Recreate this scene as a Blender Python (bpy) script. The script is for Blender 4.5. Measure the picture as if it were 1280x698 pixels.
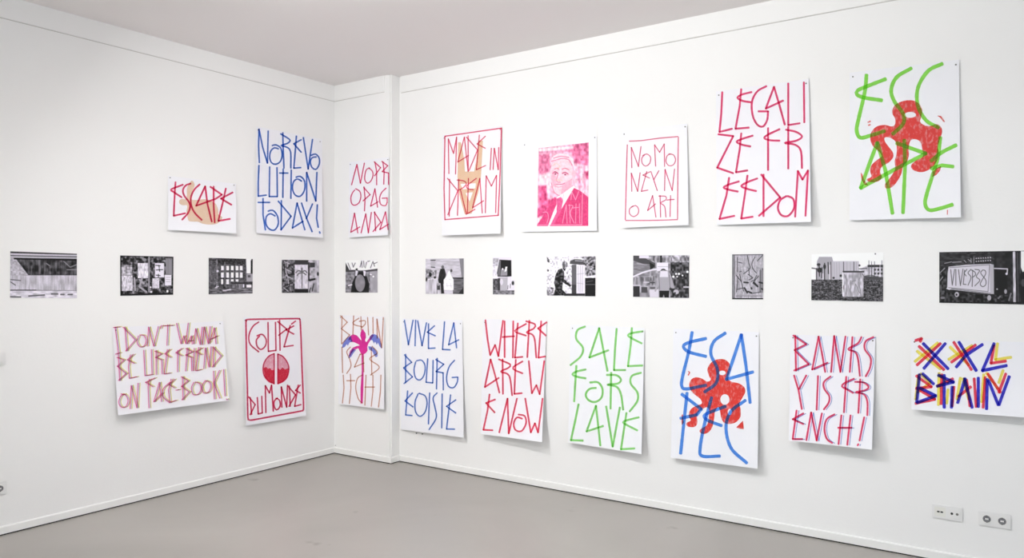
import bpy, bmesh, math, random
import numpy as np
from mathutils import Vector

for o in list(bpy.data.objects): bpy.data.objects.remove(o)
scene = bpy.context.scene
COL = scene.collection
random.seed(7)

# ------------------------------------------------------------------ camera, world, lights, exposure
F = 952.6; CX, CY = 640.0, 349.0
YAW = math.asin(0.5696)
CAM = Vector((5.328, -4.825, 1.6))
cd = bpy.data.cameras.new('camera'); cam = bpy.data.objects.new('camera', cd); COL.objects.link(cam)
cam.location = CAM; cam.rotation_euler = (math.pi/2, 0, YAW)
cd.sensor_width = 36; cd.lens = 36*F/1280; cd.clip_start = 0.05
scene.camera = cam

world = bpy.data.worlds.new('world'); scene.world = world; world.use_nodes = True
bg = world.node_tree.nodes['Background']; bg.inputs[0].default_value = (0.75, 0.86, 1.0, 1); bg.inputs[1].default_value = 1.0

def area(name, loc, target, sx, sy, power, color):
    l = bpy.data.lights.new(name, 'AREA'); l.shape = 'RECTANGLE'; l.size = sx; l.size_y = sy
    l.energy = power; l.color = color
    o = bpy.data.objects.new(name, l); COL.objects.link(o); o.location = loc
    o.rotation_euler = (Vector(target)-Vector(loc)).to_track_quat('-Z', 'Y').to_euler()
    return o
# ceiling lamps in front of the right wall, up and to the left of the posters
area('ceiling_lamp', (2.0, -2.75, 3.28), (2.9, 0.0, 1.4), 0.22, 0.16, 46, (0.975, 0.98, 0.985))
area('ceiling_lamp', (4.2, -2.8, 3.25), (3.6, 0.0, 1.2), 0.5, 0.3, 8, (0.98, 0.90, 0.68))
# two added fill spots brightening the corner and the middle of the right wall
for loc, tgt, pw, c in (((2.2, -4.6, 3.2), (0.25, 0, 0.7), 8.6, (0.98, 0.95, 0.90)), ((2.6, -3.9, 3.2), (3.9, 0, 0.5), 3.4, (0.88, 0.95, 1.0))):
    sp = area('wall_fill_spot', loc, tgt, 0.4, 0.4, pw, c); sp.data.spread = math.radians(70)
# upward fill added to brighten the ceiling; no fixture hangs there
area('ceiling_fill', (4.2, -3.0, 2.75), (4.2, -3.0, 3.3), 2.0, 0.3, 84, (0.90, 0.95, 1.0))
# daylight through the windows behind the camera
for wx, wp in ((2.2, 58), (4.6, 10), (7.0, 4)):
    area('window_daylight', (wx, -7.95, 1.75), (wx-0.2, 0, 1.5), 1.3, 2.1, wp, (0.95, 1.0, 0.97))
# fill added on the right, no opening there; lifts left wall and pier return
area('side_fill', (8.5, -3.2, 1.4), (0.0, -0.6, 0.9), 2.0, 2.2, 38, (0.62, 0.82, 1.0))

scene.view_settings.view_transform = 'Standard'; scene.view_settings.look = 'None'
scene.view_settings.gamma = 1; scene.view_settings.use_curve_mapping = False
scene.view_settings.exposure = -0.1

# ------------------------------------------------------------------ helpers
def lin(c):
    c = np.asarray(c, float)/255.0
    return np.where(c <= 0.04045, c/12.92, ((c+0.055)/1.055)**2.4)

RIGHT = Vector((math.cos(YAW), math.sin(YAW), 0)); FWD = Vector((-math.sin(YAW), math.cos(YAW), 0))
PIER_W, PIER_D = 0.708, 0.11
def onwall(px, py, wall, off):
    """point standing `off` metres in front of a wall, at the photograph's pixel"""
    d = RIGHT*((px-CX)/F) + Vector((0, 0, 1))*((CY-py)/F) + FWD
    if wall == 'L': t = (off-CAM.x)/d.x
    elif wall == 'P': t = (-off-CAM.y)/d.y
    else: t = (PIER_D-off-CAM.y)/d.y
    return CAM + d*t
NORMAL = {'L': Vector((1, 0, 0)), 'P': Vector((0, -1, 0)), 'R': Vector((0, -1, 0))}

def mat_new(name):
    m = bpy.data.materials.new(name); m.use_nodes = True
    return m, m.node_tree, m.node_tree.nodes['Principled BSDF']
def mat_plain(name, rgb, rough=0.6, noise=0.0, nscale=20, bump=0.0, bscale=200, metal=0.0, spec=0.5):
    m, nt, p = mat_new(name)
    c = list(lin(rgb))+[1]
    p.inputs['Roughness'].default_value = rough; p.inputs['Metallic'].default_value = metal
    p.inputs['Specular IOR Level'].default_value = spec
    p.inputs['Base Color'].default_value = c
    tc = nt.nodes.new('ShaderNodeTexCoord')
    if noise:
        n = nt.nodes.new('ShaderNodeTexNoise'); n.inputs['Scale'].default_value = nscale; n.inputs['Detail'].default_value = 5
        nt.links.new(tc.outputs['Object'], n.inputs['Vector'])
        r = nt.nodes.new('ShaderNodeValToRGB')
        r.color_ramp.elements[0].position = 0.3; r.color_ramp.elements[1].position = 0.7
        r.color_ramp.elements[0].color = [v*(1-noise) for v in c[:3]]+[1]
        r.color_ramp.elements[1].color = [min(1, v*(1+noise)) for v in c[:3]]+[1]
        nt.links.new(n.outputs['Fac'], r.inputs['Fac']); nt.links.new(r.outputs['Color'], p.inputs['Base Color'])
    if bump:
        n2 = nt.nodes.new('ShaderNodeTexNoise'); n2.inputs['Scale'].default_value = bscale; n2.inputs['Detail'].default_value = 4
        nt.links.new(tc.outputs['Object'], n2.inputs['Vector'])
        b = nt.nodes.new('ShaderNodeBump'); b.inputs['Strength'].default_value = bump; b.inputs['Distance'].default_value = 0.002
        nt.links.new(n2.outputs['Fac'], b.inputs['Height']); nt.links.new(b.outputs['Normal'], p.inputs['Normal'])
    return m
M_WALL = mat_plain('wall_plaster', (240, 239, 238), 0.85, 0.008, 0.9, 0.25, 60, spec=0.2)
M_CEIL = mat_plain('ceiling_paint', (240, 235, 234), 0.9, 0.006, 0.7, 0.15, 50, spec=0.2)
M_TRIM = mat_plain('trim_paint', (238, 237, 235), 0.5, 0.006, 5, spec=0.3)
M_FRIEZE_SHADE = mat_plain('frieze_shade_line', (205, 202, 199), 0.9, 0.1, 8)
M_GAP = mat_plain('gap_shade', (45, 42, 40), 0.9, 0.2, 8)
M_PAPER = mat_plain('poster_paper', (238, 238, 243), 0.75, 0.006, 6, 0.3, 9, spec=0.2)
M_BOARD = mat_plain('photo_paper', (240, 240, 240), 0.5)
M_PIN = mat_plain('steel_pin', (120, 118, 116), 0.35, metal=0.7)
M_PLATE = mat_plain('socket_plastic', (232, 231, 230), 0.35)
M_CREAM = mat_plain('cream_plastic', (229, 228, 222), 0.4)
M_DARK = mat_plain('dark_hole', (30, 30, 34), 0.6)

# floor: poured grey screed with clouds of tone and a few scuffs, satin finish
m, nt, p = mat_new('grey_floor'); M_FLOOR = m
tc = nt.nodes.new('ShaderNodeTexCoord')
n1 = nt.nodes.new('ShaderNodeTexNoise'); n1.inputs['Scale'].default_value = 0.8; n1.inputs['Detail'].default_value = 7; n1.inputs['Distortion'].default_value = 0.6
nt.links.new(tc.outputs['Object'], n1.inputs['Vector'])
r1 = nt.nodes.new('ShaderNodeValToRGB')
r1.color_ramp.elements[0].position = 0.3; r1.color_ramp.elements[0].color = list(lin((158, 153, 147)))+[1]
r1.color_ramp.elements[1].position = 0.7; r1.color_ramp.elements[1].color = list(lin((172, 167, 161)))+[1]
nt.links.new(n1.outputs['Fac'], r1.inputs['Fac'])
n2 = nt.nodes.new('ShaderNodeTexNoise'); n2.inputs['Scale'].default_value = 3.5; n2.inputs['Detail'].default_value = 3
nt.links.new(tc.outputs['Object'], n2.inputs['Vector'])
r2 = nt.nodes.new('ShaderNodeValToRGB')
r2.color_ramp.elements[0].position = 0.70; r2.color_ramp.elements[0].color = (1, 1, 1, 1)
r2.color_ramp.elements[1].position = 0.76; r2.color_ramp.elements[1].color = (0.72, 0.7, 0.68, 1)
nt.links.new(n2.outputs['Fac'], r2.inputs['Fac'])
mx = nt.nodes.new('ShaderNodeMix'); mx.data_type = 'RGBA'; mx.blend_type = 'MULTIPLY'; mx.inputs[0].default_value = 1
nt.links.new(r1.outputs['Color'], mx.inputs[6]); nt.links.new(r2.outputs['Color'], mx.inputs[7])
nt.links.new(mx.outputs[2], p.inputs['Base Color'])
p.inputs['Roughness'].default_value = 0.34; p.inputs['Specular IOR Level'].default_value = 0.5

# marker ink: a film of see-through colour lying on the paper, so crossing strokes darken as real ink does
INKS = {}
def ink(rgb, grain=0.12, gscale=60, stretch=(1, 1, 1)):
    key = (tuple(rgb), grain, gscale, stretch)
    if key in INKS: return INKS[key]
    m = bpy.data.materials.new('marker_ink'); m.use_nodes = True; nt = m.node_tree
    nt.nodes.remove(nt.nodes['Principled BSDF'])
    t = nt.nodes.new('ShaderNodeBsdfTransparent')
    base = np.clip(lin(np.array(rgb)*0.95+12.0), 0.004, 1)
    body = 0.28                                             # pigment that lies on top; the rest stains the paper
    c = np.sqrt(np.clip(base/0.86/(1-body), 0.004, 1))
    n = nt.nodes.new('ShaderNodeTexNoise'); n.inputs['Scale'].default_value = gscale; n.inputs['Detail'].default_value = 3
    tc = nt.nodes.new('ShaderNodeTexCoord'); mp = nt.nodes.new('ShaderNodeMapping'); mp.inputs['Scale'].default_value = stretch
    nt.links.new(tc.outputs['Object'], mp.inputs['Vector']); nt.links.new(mp.outputs['Vector'], n.inputs['Vector'])
    r = nt.nodes.new('ShaderNodeValToRGB')
    lo, hi = (0.52, 0.64) if grain >= .4 else (0.48, 0.74)
    r.color_ramp.elements[0].position = lo; r.color_ramp.elements[1].position = hi
    r.color_ramp.elements[0].color = list(c*(1-grain*0.08))+[1]
    r.color_ramp.elements[1].color = list(c+(1-c)*grain)+[1]
    nt.links.new(n.outputs['Fac'], r.inputs['Fac']); nt.links.new(r.outputs['Color'], t.inputs['Color'])
    df = nt.nodes.new('ShaderNodeBsdfDiffuse'); df.inputs['Color'].default_value = list(base)+[1]
    ms = nt.nodes.new('ShaderNodeMixShader'); ms.inputs[0].default_value = body
    nt.links.new(t.outputs[0], ms.inputs[1]); nt.links.new(df.outputs[0], ms.inputs[2])
    nt.links.new(ms.outputs[0], nt.nodes['Material Output'].inputs['Surface'])
    INKS[key] = m
    return m
m, nt, p = mat_new('printed_image'); M_PRINT = m
a = nt.nodes.new('ShaderNodeVertexColor'); a.layer_name = 'print'
nt.links.new(a.outputs['Color'], p.inputs['Base Color']); p.inputs['Roughness'].default_value = 0.5
p.inputs['Specular IOR Level'].default_value = 0.25

def mesh_obj(name, verts, faces, mat, parent=None, origin=None, smooth=False):
    me = bpy.data.meshes.new(name)
    org = Vector(origin) if origin is not None else Vector((0, 0, 0))
    me.from_pydata([tuple(Vector(v)-org) for v in verts], [], faces); me.update()
    me.materials.append(mat)
    if smooth: me.polygons.foreach_set('use_smooth', [True]*len(me.polygons))
    o = bpy.data.objects.new(name, me); COL.objects.link(o)
    if parent: o.parent = parent
    else: o.location = org
    return o
def box_vf(x0, x1, y0, y1, z0, z1):
    v = [(x, y, z) for z in (z0, z1) for y in (y0, y1) for x in (x0, x1)]
    f = [(0, 2, 3, 1), (4, 5, 7, 6), (0, 1, 5, 4), (2, 6, 7, 3), (0, 4, 6, 2), (1, 3, 7, 5)]
    return v, f
def box(name, x0, x1, y0, y1, z0, z1, mat, parent=None, bevel=0, struct=False):
    v, f = box_vf(x0, x1, y0, y1, z0, z1)
    c = ((x0+x1)/2, (y0+y1)/2, (z0+z1)/2) if not parent else None
    o = mesh_obj(name, v, f, mat, parent, c)
    if bevel:
        bm = bmesh.new(); bm.from_mesh(o.data)
        bmesh.ops.bevel(bm, geom=bm.edges[:], offset=bevel, segments=2, affect='EDGES'); bm.to_mesh(o.data); bm.free()
    if struct: o['kind'] = 'structure'
    return o
def tag(o, label, cat, group=None):
    o['label'] = label; o['category'] = cat
    if group: o['group'] = group

# ------------------------------------------------------------------ the room
H = 3.373; RX, RY = 8.6, -8.0; T = 0.2
box('floor', -T, RX+T, RY-T, PIER_D+T, -0.2, 0.0, M_FLOOR, struct=True)
box('ceiling', -T, RX+T, RY-T, PIER_D+T, H, H+0.2, M_CEIL, struct=True)
box('wall_left', -T, 0, RY-T, PIER_D+T, 0, H, M_WALL, struct=True)
box('wall_right', PIER_W, RX, PIER_D, PIER_D+T, 0, H, M_WALL, struct=True)
pier = box('wall_pier', 0, PIER_W, 0, PIER_D+T, 0, H, M_WALL, struct=True)
bm = bmesh.new(); bm.from_mesh(pier.data)
ed = [e for e in bm.edges if all(abs(v.co.x-PIER_W/2) < 1e-4 and v.co.y < 0 for v in e.verts)]
bmesh.ops.bevel(bm, geom=ed, offset=0.012, segments=4, affect='EDGES'); bm.to_mesh(pier.data); bm.free()
box('wall_far_side', RX, RX+T, RY-T, PIER_D+T, 0, H, M_WALL, struct=True)
# wall behind the camera with three windows
xs = [0, 1.5, 2.9, 3.9, 5.3, 6.3, 7.7, RX]
v, f = [], []
for i in range(len(xs)-1):
    parts = [(0, H)] if i % 2 == 0 else [(0, 0.7), (2.85, H)]
    for z0, z1 in parts:
        bv, bf = box_vf(xs[i], xs[i+1], RY-T, RY, z0, z1); k = len(v); v += bv; f += [tuple(q+k for q in ff) for ff in bf]
w = mesh_obj('wall_back', v, f, M_WALL); w['kind'] = 'structure'
for i, (a0, a1) in enumerate(((1.5, 2.9), (3.9, 5.3), (6.3, 7.7))):
    v, f = [], []
    for q in ((a0, a0+.07, .7, 2.85), (a1-.07, a1, .7, 2.85), (a0+.07, a1-.07, .7, .77), (a0+.07, a1-.07, 2.78, 2.85), ((a0+a1)/2-.03, (a0+a1)/2+.03, .77, 2.78), (a0+.07, a1-.07, 2.1, 2.15)):
        bv, bf = box_vf(q[0], q[1], RY-.16, RY-.1, q[2], q[3]); k = len(v); v += bv; f += [tuple(z+k for z in ff) for ff in bf]
    w = mesh_obj('window_%d' % (i+1), v, f, M_TRIM); w['kind'] = 'structure'

def profile(name, path, prof, mat, closed_ends=True):
    """sweep a (out, z) profile along axis-aligned floor path points given with outward normals"""
    v, f = [], []
    n = len(prof)
    for (x, y, nx, ny) in path:
        for (o, z) in prof: v.append((x+nx*o, y+ny*o, z))
    for i in range(len(path)-1):
        for j in range(n):
            k = (j+1) % n
            f.append((i*n+j, i*n+k, (i+1)*n+k, (i+1)*n+j))
    f.append(tuple(range(n))[::-1]); f.append(tuple(range((len(path)-1)*n, len(path)*n)))
    o = mesh_obj(name, v, f, mat); o['kind'] = 'structure'
    bm = bmesh.new(); bm.from_mesh(o.data); bmesh.ops.recalc_face_normals(bm, faces=bm.faces); bm.to_mesh(o.data); bm.free()
    return o
BP = [(0, .008), (.013, .008), (.013, .050), (.009, .056), (0, .056)]
GP = [(0, 0), (.009, 0), (.009, .0078), (0, .0078)]
W, D_ = PIER_W, PIER_D
paths = {'left': [(0, RY, 1, 0), (0, 0, 1, -1)], 'pier': [(0, 0, 1, -1), (W, 0, 1, -1), (W, D_, 1, -1)], 'right': [(W, D_, 1, -1), (RX, D_, 0, -1)]}
for k, pth in paths.items():
    profile('baseboard_'+k, pth, BP, M_TRIM)
g = 4
for i, (k, pth) in enumerate(paths.items()):
    profile('trim_%d' % g, pth, GP, M_GAP); g += 1  # near-black strip paints the shade in the gap under the baseboard
# frieze under the ceiling: a raised band, its shadow line painted by the strip below
ZT = 3.233
FP = [(0, ZT), (.009, ZT), (.009, H), (0, H)]
profile('trim_1', [(0, RY, 1, 0), (0, 0, 1, -1)], FP, M_WALL)
profile('trim_2', [(0, 0, 1, -1), (W-0.075, 0, 0, -1)], FP, M_WALL)
profile('trim_3', [(W+0.02, D_, 0, -1), (RX, D_, 0, -1)], FP, M_WALL)

JP = [(0, ZT-.005), (.0015, ZT-.005), (.0015, ZT), (0, ZT)]  # thin grey strip standing in for the groove's shadow under the frieze
profile('trim_7', [(0, RY, 1, 0), (0, 0, 1, -1)], JP, M_FRIEZE_SHADE)
profile('trim_8', [(0, 0, 1, -1), (W-0.075, 0, 0, -1)], JP, M_FRIEZE_SHADE)
profile('trim_9', [(W+0.02, D_, 0, -1), (RX, D_, 0, -1)], JP, M_FRIEZE_SHADE)

# ------------------------------------------------------------------ stroke tools
def catmull(pts, closed=False, step=2.0):
    P = [np.array(q, float) for q in pts]
    if len(P) < 3: return P
    out = []
    n = len(P)
    for i in range(n-1 if not closed else n):
        p0 = P[i-1] if (i > 0 or closed) else 2*P[0]-P[1]
        p1 = P[i]; p2 = P[(i+1) % n]
        p3 = P[(i+2) % n] if (i+2 < n or closed) else 2*P[-1]-P[-2]
        m = max(2, int(np.linalg.norm(p2-p1)/step))
        for j in range(m):
            t = j/m
            out.append(0.5*((2*p1)+(-p0+p2)*t+(2*p0-5*p1+4*p2-p3)*t*t+(-p0+3*p1-3*p2+p3)*t**3))
    if not closed: out.append(P[-1])
    return out
def parse(txt, crop, step=2.0):
    """'x,y x,y; ~x,y ...' in crop units -> list of photo-pixel polylines; ~ means smooth"""
    x0, y0, s = crop; res = []
    for st in txt.split(';'):
        st = st.strip()
        if not st: continue
        sm = st[0] == '~'
        pts = [tuple(map(float, q.split(','))) for q in st.lstrip('~').split()]
        pts = [(x0+a/s, y0+b/s) for a, b in pts]
        if sm: res.append((True, catmull(pts, step=step)))
        else: res.append((False, [np.array(q) for q in pts]))
    return res
class Sheet:
    """a sheet of paper pinned to a wall; corners TL TR BR BL in photo pixels; curl = lift (m) of BL, BR, and a wave"""
    def __init__(s, wall, corners, curl=(.015, .02), base=.004, wave=0.0, power=2.6, top=(0, 0), ripple=.0012, side=0.0):
        s.ripple, s.side = ripple, side
        s.wall, s.c, s.curl, s.base, s.wave, s.power, s.top = wall, [np.array(q, float) for q in corners], curl, base, wave, power, top
        s.org = onwall(*(sum(s.c)/4), wall, base)
    def st(s, px, py):
        TL, TR, BR, BL = s.c
        a = b = 0.5
        for _ in range(6):                                   # invert the bilinear quad
            top = TL+(TR-TL)*a; bot = BL+(BR-BL)*a
            b = (py-top[1])/(bot[1]-top[1])
            l = TL+(BL-TL)*b; r = TR+(BR-TR)*b
            a = (px-l[0])/(r[0]-l[0])
        return a, b
    def lift(s, a, b):
        a = min(max(a, 0), 1); b = min(max(b, 0), 1)
        L = s.curl[0]*(1-a)+s.curl[1]*a
        return s.base + L*(b**s.power) + s.wave*math.sin(a*math.pi)*(b**2) + (s.top[0]*(1-a)**6+s.top[1]*a**6)*(1-b)**4 + s.ripple*(1+math.sin(a*9+b*5)) + s.side*(a**5)*math.sqrt(b)
    def at(s, px, py, extra=0):
        a, b = s.st(px, py)
        return onwall(px, py, s.wall, s.lift(a, b)+extra)
    def build(s, name, mat, nx=18, ny=22, th=.0005):
        TL, TR, BR, BL = s.c; v = []
        for th_ in (0, -th):
            for j in range(ny+1):
                for i in range(nx+1):
                    a, b = i/nx, j/ny
                    q = (TL*(1-a)+TR*a)*(1-b)+(BL*(1-a)+BR*a)*b
                    v.append(onwall(q[0], q[1], s.wall, s.lift(a, b)+th_))
        N = (nx+1)*(ny+1); f = []
        for j in range(ny):
            for i in range(nx):
                k = j*(nx+1)+i
                f.append((k, k+nx+1, k+nx+2, k+1)); f.append((N+k, N+k+1, N+k+nx+2, N+k+nx+1))
        ring = [i for i in range(nx+1)]+[j*(nx+1)+nx for j in range(1, ny+1)]+[ny*(nx+1)+i for i in range(nx-1, -1, -1)]+[j*(nx+1) for j in range(ny-1, 0, -1)]
        for a, b in zip(ring, ring[1:]+ring[:1]): f.append((a, b, N+b, N+a))
        s.obj = mesh_obj(name, v, f, mat, None, s.org, smooth=False)
        return s.obj
    def child(s, name, v, f, mat, smooth=False):
        me = bpy.data.meshes.new(name); me.from_pydata([tuple(q-s.org) for q in v], [], f); me.update(); me.materials.append(mat)
        o = bpy.data.objects.new(name, me); COL.objects.link(o); o.parent = s.obj
        return o

def strips(sheet, strokes, width, lay0, jitter=0.06, shift=(0, 0)):
    V, Fc = [], []; lay = lay0; rnd = random.Random(len(strokes)*7+int(width*10))
    for smooth, pts in strokes:
        segs = []
        pts = [np.array(p, float)+np.array(shift) for p in pts]
        if smooth: segs = [pts]
        else:
            cur = [pts[0]]
            for i in range(1, len(pts)):
                cur.append(pts[i])
                if i < len(pts)-1:
                    d1 = pts[i]-pts[i-1]; d2 = pts[i+1]-pts[i]
                    cosang = d1.dot(d2)/(np.linalg.norm(d1)*np.linalg.norm(d2)+1e-9)
                    if cosang < 0.8: segs.append(cur); cur = [pts[i]]
            segs.append(cur)
        for sg in segs:
            d = [sg[0]]
            for a, b in zip(sg, sg[1:]):
                L = np.linalg.norm(b-a); n = max(1, int(L/4))
                for j in range(1, n+1): d.append(a+(b-a)*j/n)
            if len(d) < 2: continue
            hw = width/2
            t0 = (d[0]-d[1])/max(1e-6, np.linalg.norm(d[0]-d[1])); t1 = (d[-1]-d[-2])/max(1e-6, np.linalg.norm(d[-1]-d[-2]))
            d = [d[0]+t0*hw*0.7, d[0]+t0*hw*0.25]+d[1:-1]+[d[-1]+t1*hw*0.25, d[-1]+t1*hw*0.7]
            k0 = len(V); n = len(d)
            for i, q in enumerate(d):
                t = d[min(i+1, n-1)]-d[max(i-1, 0)]; t = t/max(1e-6, np.linalg.norm(t))
                nrm = np.array((-t[1], t[0]))
                w = hw*(0.55 if i in (0, n-1) else 1)*(1+rnd.uniform(-jitter, jitter))
                for sgn in (1, -1):
                    z = q+nrm*w*sgn
                    V.append(sheet.at(z[0], z[1], .0006+lay*.00003))
            for i in range(n-1): Fc.append((k0+2*i, k0+2*i+1, k0+2*i+3, k0+2*i+2))
            lay += 1
    return V, Fc, lay

def seg_dist(X, Y, pts):
    D = np.full(X.shape, 1e9)
    if len(pts) == 1: return np.hypot(X-pts[0][0], Y-pts[0][1])
    for a, b in zip(pts, pts[1:]):
        ax, ay = a; bx, by = b; dx, dy = bx-ax, by-ay; L = dx*dx+dy*dy+1e-9
        t = np.clip(((X-ax)*dx+(Y-ay)*dy)/L, 0, 1)
        D = np.minimum(D, np.hypot(X-ax-t*dx, Y-ay-t*dy))
    return D
def poly_sdf(X, Y, pts):
    D = seg_dist(X, Y, list(pts)+[pts[0]]); ins = np.zeros(X.shape, bool)
    for (ax, ay), (bx, by) in zip(pts, list(pts[1:])+[pts[0]]):
        c = ((ay > Y) != (by > Y)) & (X < (bx-ax)*(Y-ay)/(by-ay+1e-12)+ax)
        ins ^= c
    return np.where(ins, -D, D)
def patch(sheet, fn, crop, bounds, cell, extra):
    """mesh of the region fn<0 (fn works in crop units), clipped smoothly; conforms to the sheet"""
    x0, y0, s = crop; bx0, by0, bx1, by1 = bounds
    c = cell*s
    xs_ = np.arange(bx0, bx1+c, c); ys_ = np.arange(by0, by1+c, c)
    X, Y = np.meshgrid(xs_, ys_); G = fn(X, Y)
    V, Fc, idx = [], [], {}
    def vert(key, x, y):
        if key not in idx:
            idx[key] = len(V); V.append(sheet.at(x0+x/s, y0+y/s, extra))
        return idx[key]
    for j in range(len(ys_)-1):
        for i in range(len(xs_)-1):
            cs = [(i, j), (i, j+1), (i+1, j+1), (i+1, j)]
            gv = [G[b, a] for a, b in cs]
            if min(gv) >= 0: continue
            poly = []
            for k in range(4):
                a, b = cs[k], cs[(k+1) % 4]; ga, gb = gv[k], gv[(k+1) % 4]
                if ga < 0: poly.append(vert(a, xs_[a[0]], ys_[a[1]]))
                if (ga < 0) != (gb < 0):
                    t = ga/(ga-gb); key = (min(a, b), max(a, b))
                    poly.append(vert(key, xs_[a[0]]+(xs_[b[0]]-xs_[a[0]])*t, ys_[a[1]]+(ys_[b[1]]-ys_[a[1]])*t))
            if len(poly) > 2: Fc.append(tuple(poly))
    return V, Fc
def P(txt): return [tuple(map(float, q.split(','))) for q in txt.split()]
def SM(txt, closed=False, step=8.0): return [tuple(q) for q in catmull(P(txt), closed, step)]

def pin(sheet, px, py, r=.0045):
    q = sheet.at(px, py, .0007); n = NORMAL[sheet.wall]
    u = Vector((0, 0, 1)); w = n.cross(u); V = [q+n*.004]; Fc = []
    K = 10
    for (rr, h) in ((.6, .0033), (1, .0015), (1, .0), (.25, -.0005), (.22, -.006)):
        for k in range(K):
            a = 2*math.pi*k/K; V.append(q+n*h+(u*math.cos(a)+w*math.sin(a))*r*rr)
    for k in range(K): Fc.append((0, 1+k, 1+(k+1) % K))
    for ring in range(4):
        for k in range(K):
            a = 1+ring*K+k; b = 1+ring*K+(k+1) % K
            Fc.append((a, a+K, b+K, b))
    sheet.child('pin', V, Fc, M_PIN)

WIDTH = 0.92
UP = 'marker posters in the upper row'; LO = 'marker posters in the lower row'
def poster(wall, corners, label, group, layers, curl=(.015, .02), wave=0.0, pins=((.03, .03), (.97, .03)), top=(0, 0), fills=(), power=2.2, side=.012):
    """layers: (part name, text, crop, rgb, width px, shift); fills: (part, fn, crop, bounds, rgb, grain, gscale)"""
    s = Sheet(wall, corners, (curl[0]*(2.1 if group == LO else 1.6), curl[1]*(1.8 if group == LO else 1.6)), wave=wave, top=top, power=power, side=side)
    o = s.build('poster', M_PAPER); tag(o, label, 'poster', group)
    e = .0004
    for (nm, fn, crop, bounds, rgb, grain, gs) in fills:
        V, Fc = patch(s, fn, crop, bounds, 0.8, e); e += .00008
        s.child(nm, V, Fc, ink(rgb, grain, gs, (1, 1, .55)))
    lay = 0
    for (nm, txt, crop, rgb, wd, sh) in layers:
        for row in txt.split('|'):
            V, Fc, lay = strips(s, parse(row, crop), wd*WIDTH, lay, shift=sh)
            s.child(nm, V, Fc, ink(rgb))
    TL, TR, BR, BL = s.c
    for a, b in pins:
        q = (TL*(1-a)+TR*a)*(1-b)+(BL*(1-a)+BR*a)*b
        pin(s, q[0], q[1])
    return s

# ------------------------------------------------------------------ upper row
C = (200, 210, 7.755)
esc = SM("315,125 335,165 320,220 302,300 350,312 440,305 530,340 562,400 570,455 605,478 580,520 540,545 470,550 410,540 365,522 330,522 280,515 268,485 258,420 262,365 220,362 188,345 188,315 215,300 250,305 260,270 262,200 290,140", True)
poster('L', [(210, 220), (295, 230), (295.5, 292), (210.3, 287.5)], 'small landscape poster lettered ESCAPE in crimson over a tan blot', UP,
 [('lettering', "150,138 143,240 133,465 245,440; ~222,163 150,190 112,205 108,218 125,230 210,285; ~298,152 250,170 222,215 235,270 280,330 292,380 270,440 215,502; ~385,160 330,215 300,290 305,370 340,440 405,505; 520,180 520,360 530,530; 488,183 600,260 540,300 350,368 438,178 460,350 502,522; 638,200 610,330 565,515 678,495; 705,238 590,298 692,358", C, (196, 42, 84), 2.4, (0, 0))],
 curl=(.012, .018), fills=[('drawing', lambda X, Y: poly_sdf(X, Y, esc), C, (180, 110, 620, 560), (228, 186, 160), .25, 25)])

C = (310, 145, 4.3625)
poster('L', [(320, 158), (402.5, 174), (403.5, 297.5), (320.5, 291.5)], 'portrait poster lettered NO REVOLUTION TODAY! in thin blue capitals', UP,
 [('lettering', "62,255 58,165 60,72 80,170 106,258 110,82; ~132,162 152,158 178,175 186,215 175,250 150,264 128,255 118,225 125,190 145,174 166,180; 190,92 192,180 196,285; ~178,98 215,120 230,134 215,150 180,162 210,170 232,195 234,285; 264,110 258,190 250,285 288,282; 290,130 250,152 290,198; 302,118 328,290 352,128; ~345,215 368,208 388,230 388,265 370,292 348,280 340,250 350,228 372,224 |"
  "60,270 56,360 56,438 100,432; 118,278 116,440 160,440 158,282; 192,290 190,445; 172,312 218,312; 236,295 234,450; ~262,335 285,330 308,355 308,405 285,438 258,432 243,400 248,360 270,344 292,356; 320,465 320,308 370,465 376,308 |"
  "82,450 82,540 95,622; 55,472 118,472; ~110,520 135,515 160,545 165,590 145,622 118,618 98,590 100,550 122,534 148,546; 182,462 182,540 180,622; 165,465 235,548 180,622; 310,622 268,475 242,612 300,575; 292,475 320,560 350,632; 352,480 318,560; 378,485 374,560 383,608; 390,632 393,640", C, (48, 92, 176), 2.1, (0, 0))], curl=(.012, .022))

C = (425, 190, 6.07)
poster('P', [(436.5, 203), (486.3, 196.5), (484.8, 294), (435.6, 297)], 'narrow portrait poster lettered NO PROPAGANDA in crimson on the pier', UP,
 [('lettering', "88,250 128,95 155,238 185,85; ~225,122 200,135 188,180 190,220 210,238 235,220 250,180 245,145 218,122; 265,78 278,150 278,250; 260,75 308,120 262,182; 325,75 335,150 332,245; 318,72 362,105 320,150 368,160 368,248 |"
  "~112,290 95,310 82,350 90,395 115,405 145,385 158,340 150,300 118,280; 182,265 190,350 186,448; 180,270 228,325 175,372; 285,420 265,280 232,412 290,378; ~350,275 315,310 300,355 310,400 345,408 357,385; 320,352 358,350 358,385 |"
  "135,615 110,465 82,610 150,570; 160,615 195,470 215,615 238,460; 262,455 270,600; 260,458 310,535 250,605; 365,590 345,455 302,590 368,548", C, (200, 48, 96), 1.6, (0, 0))], curl=(.016, .02))

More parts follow.
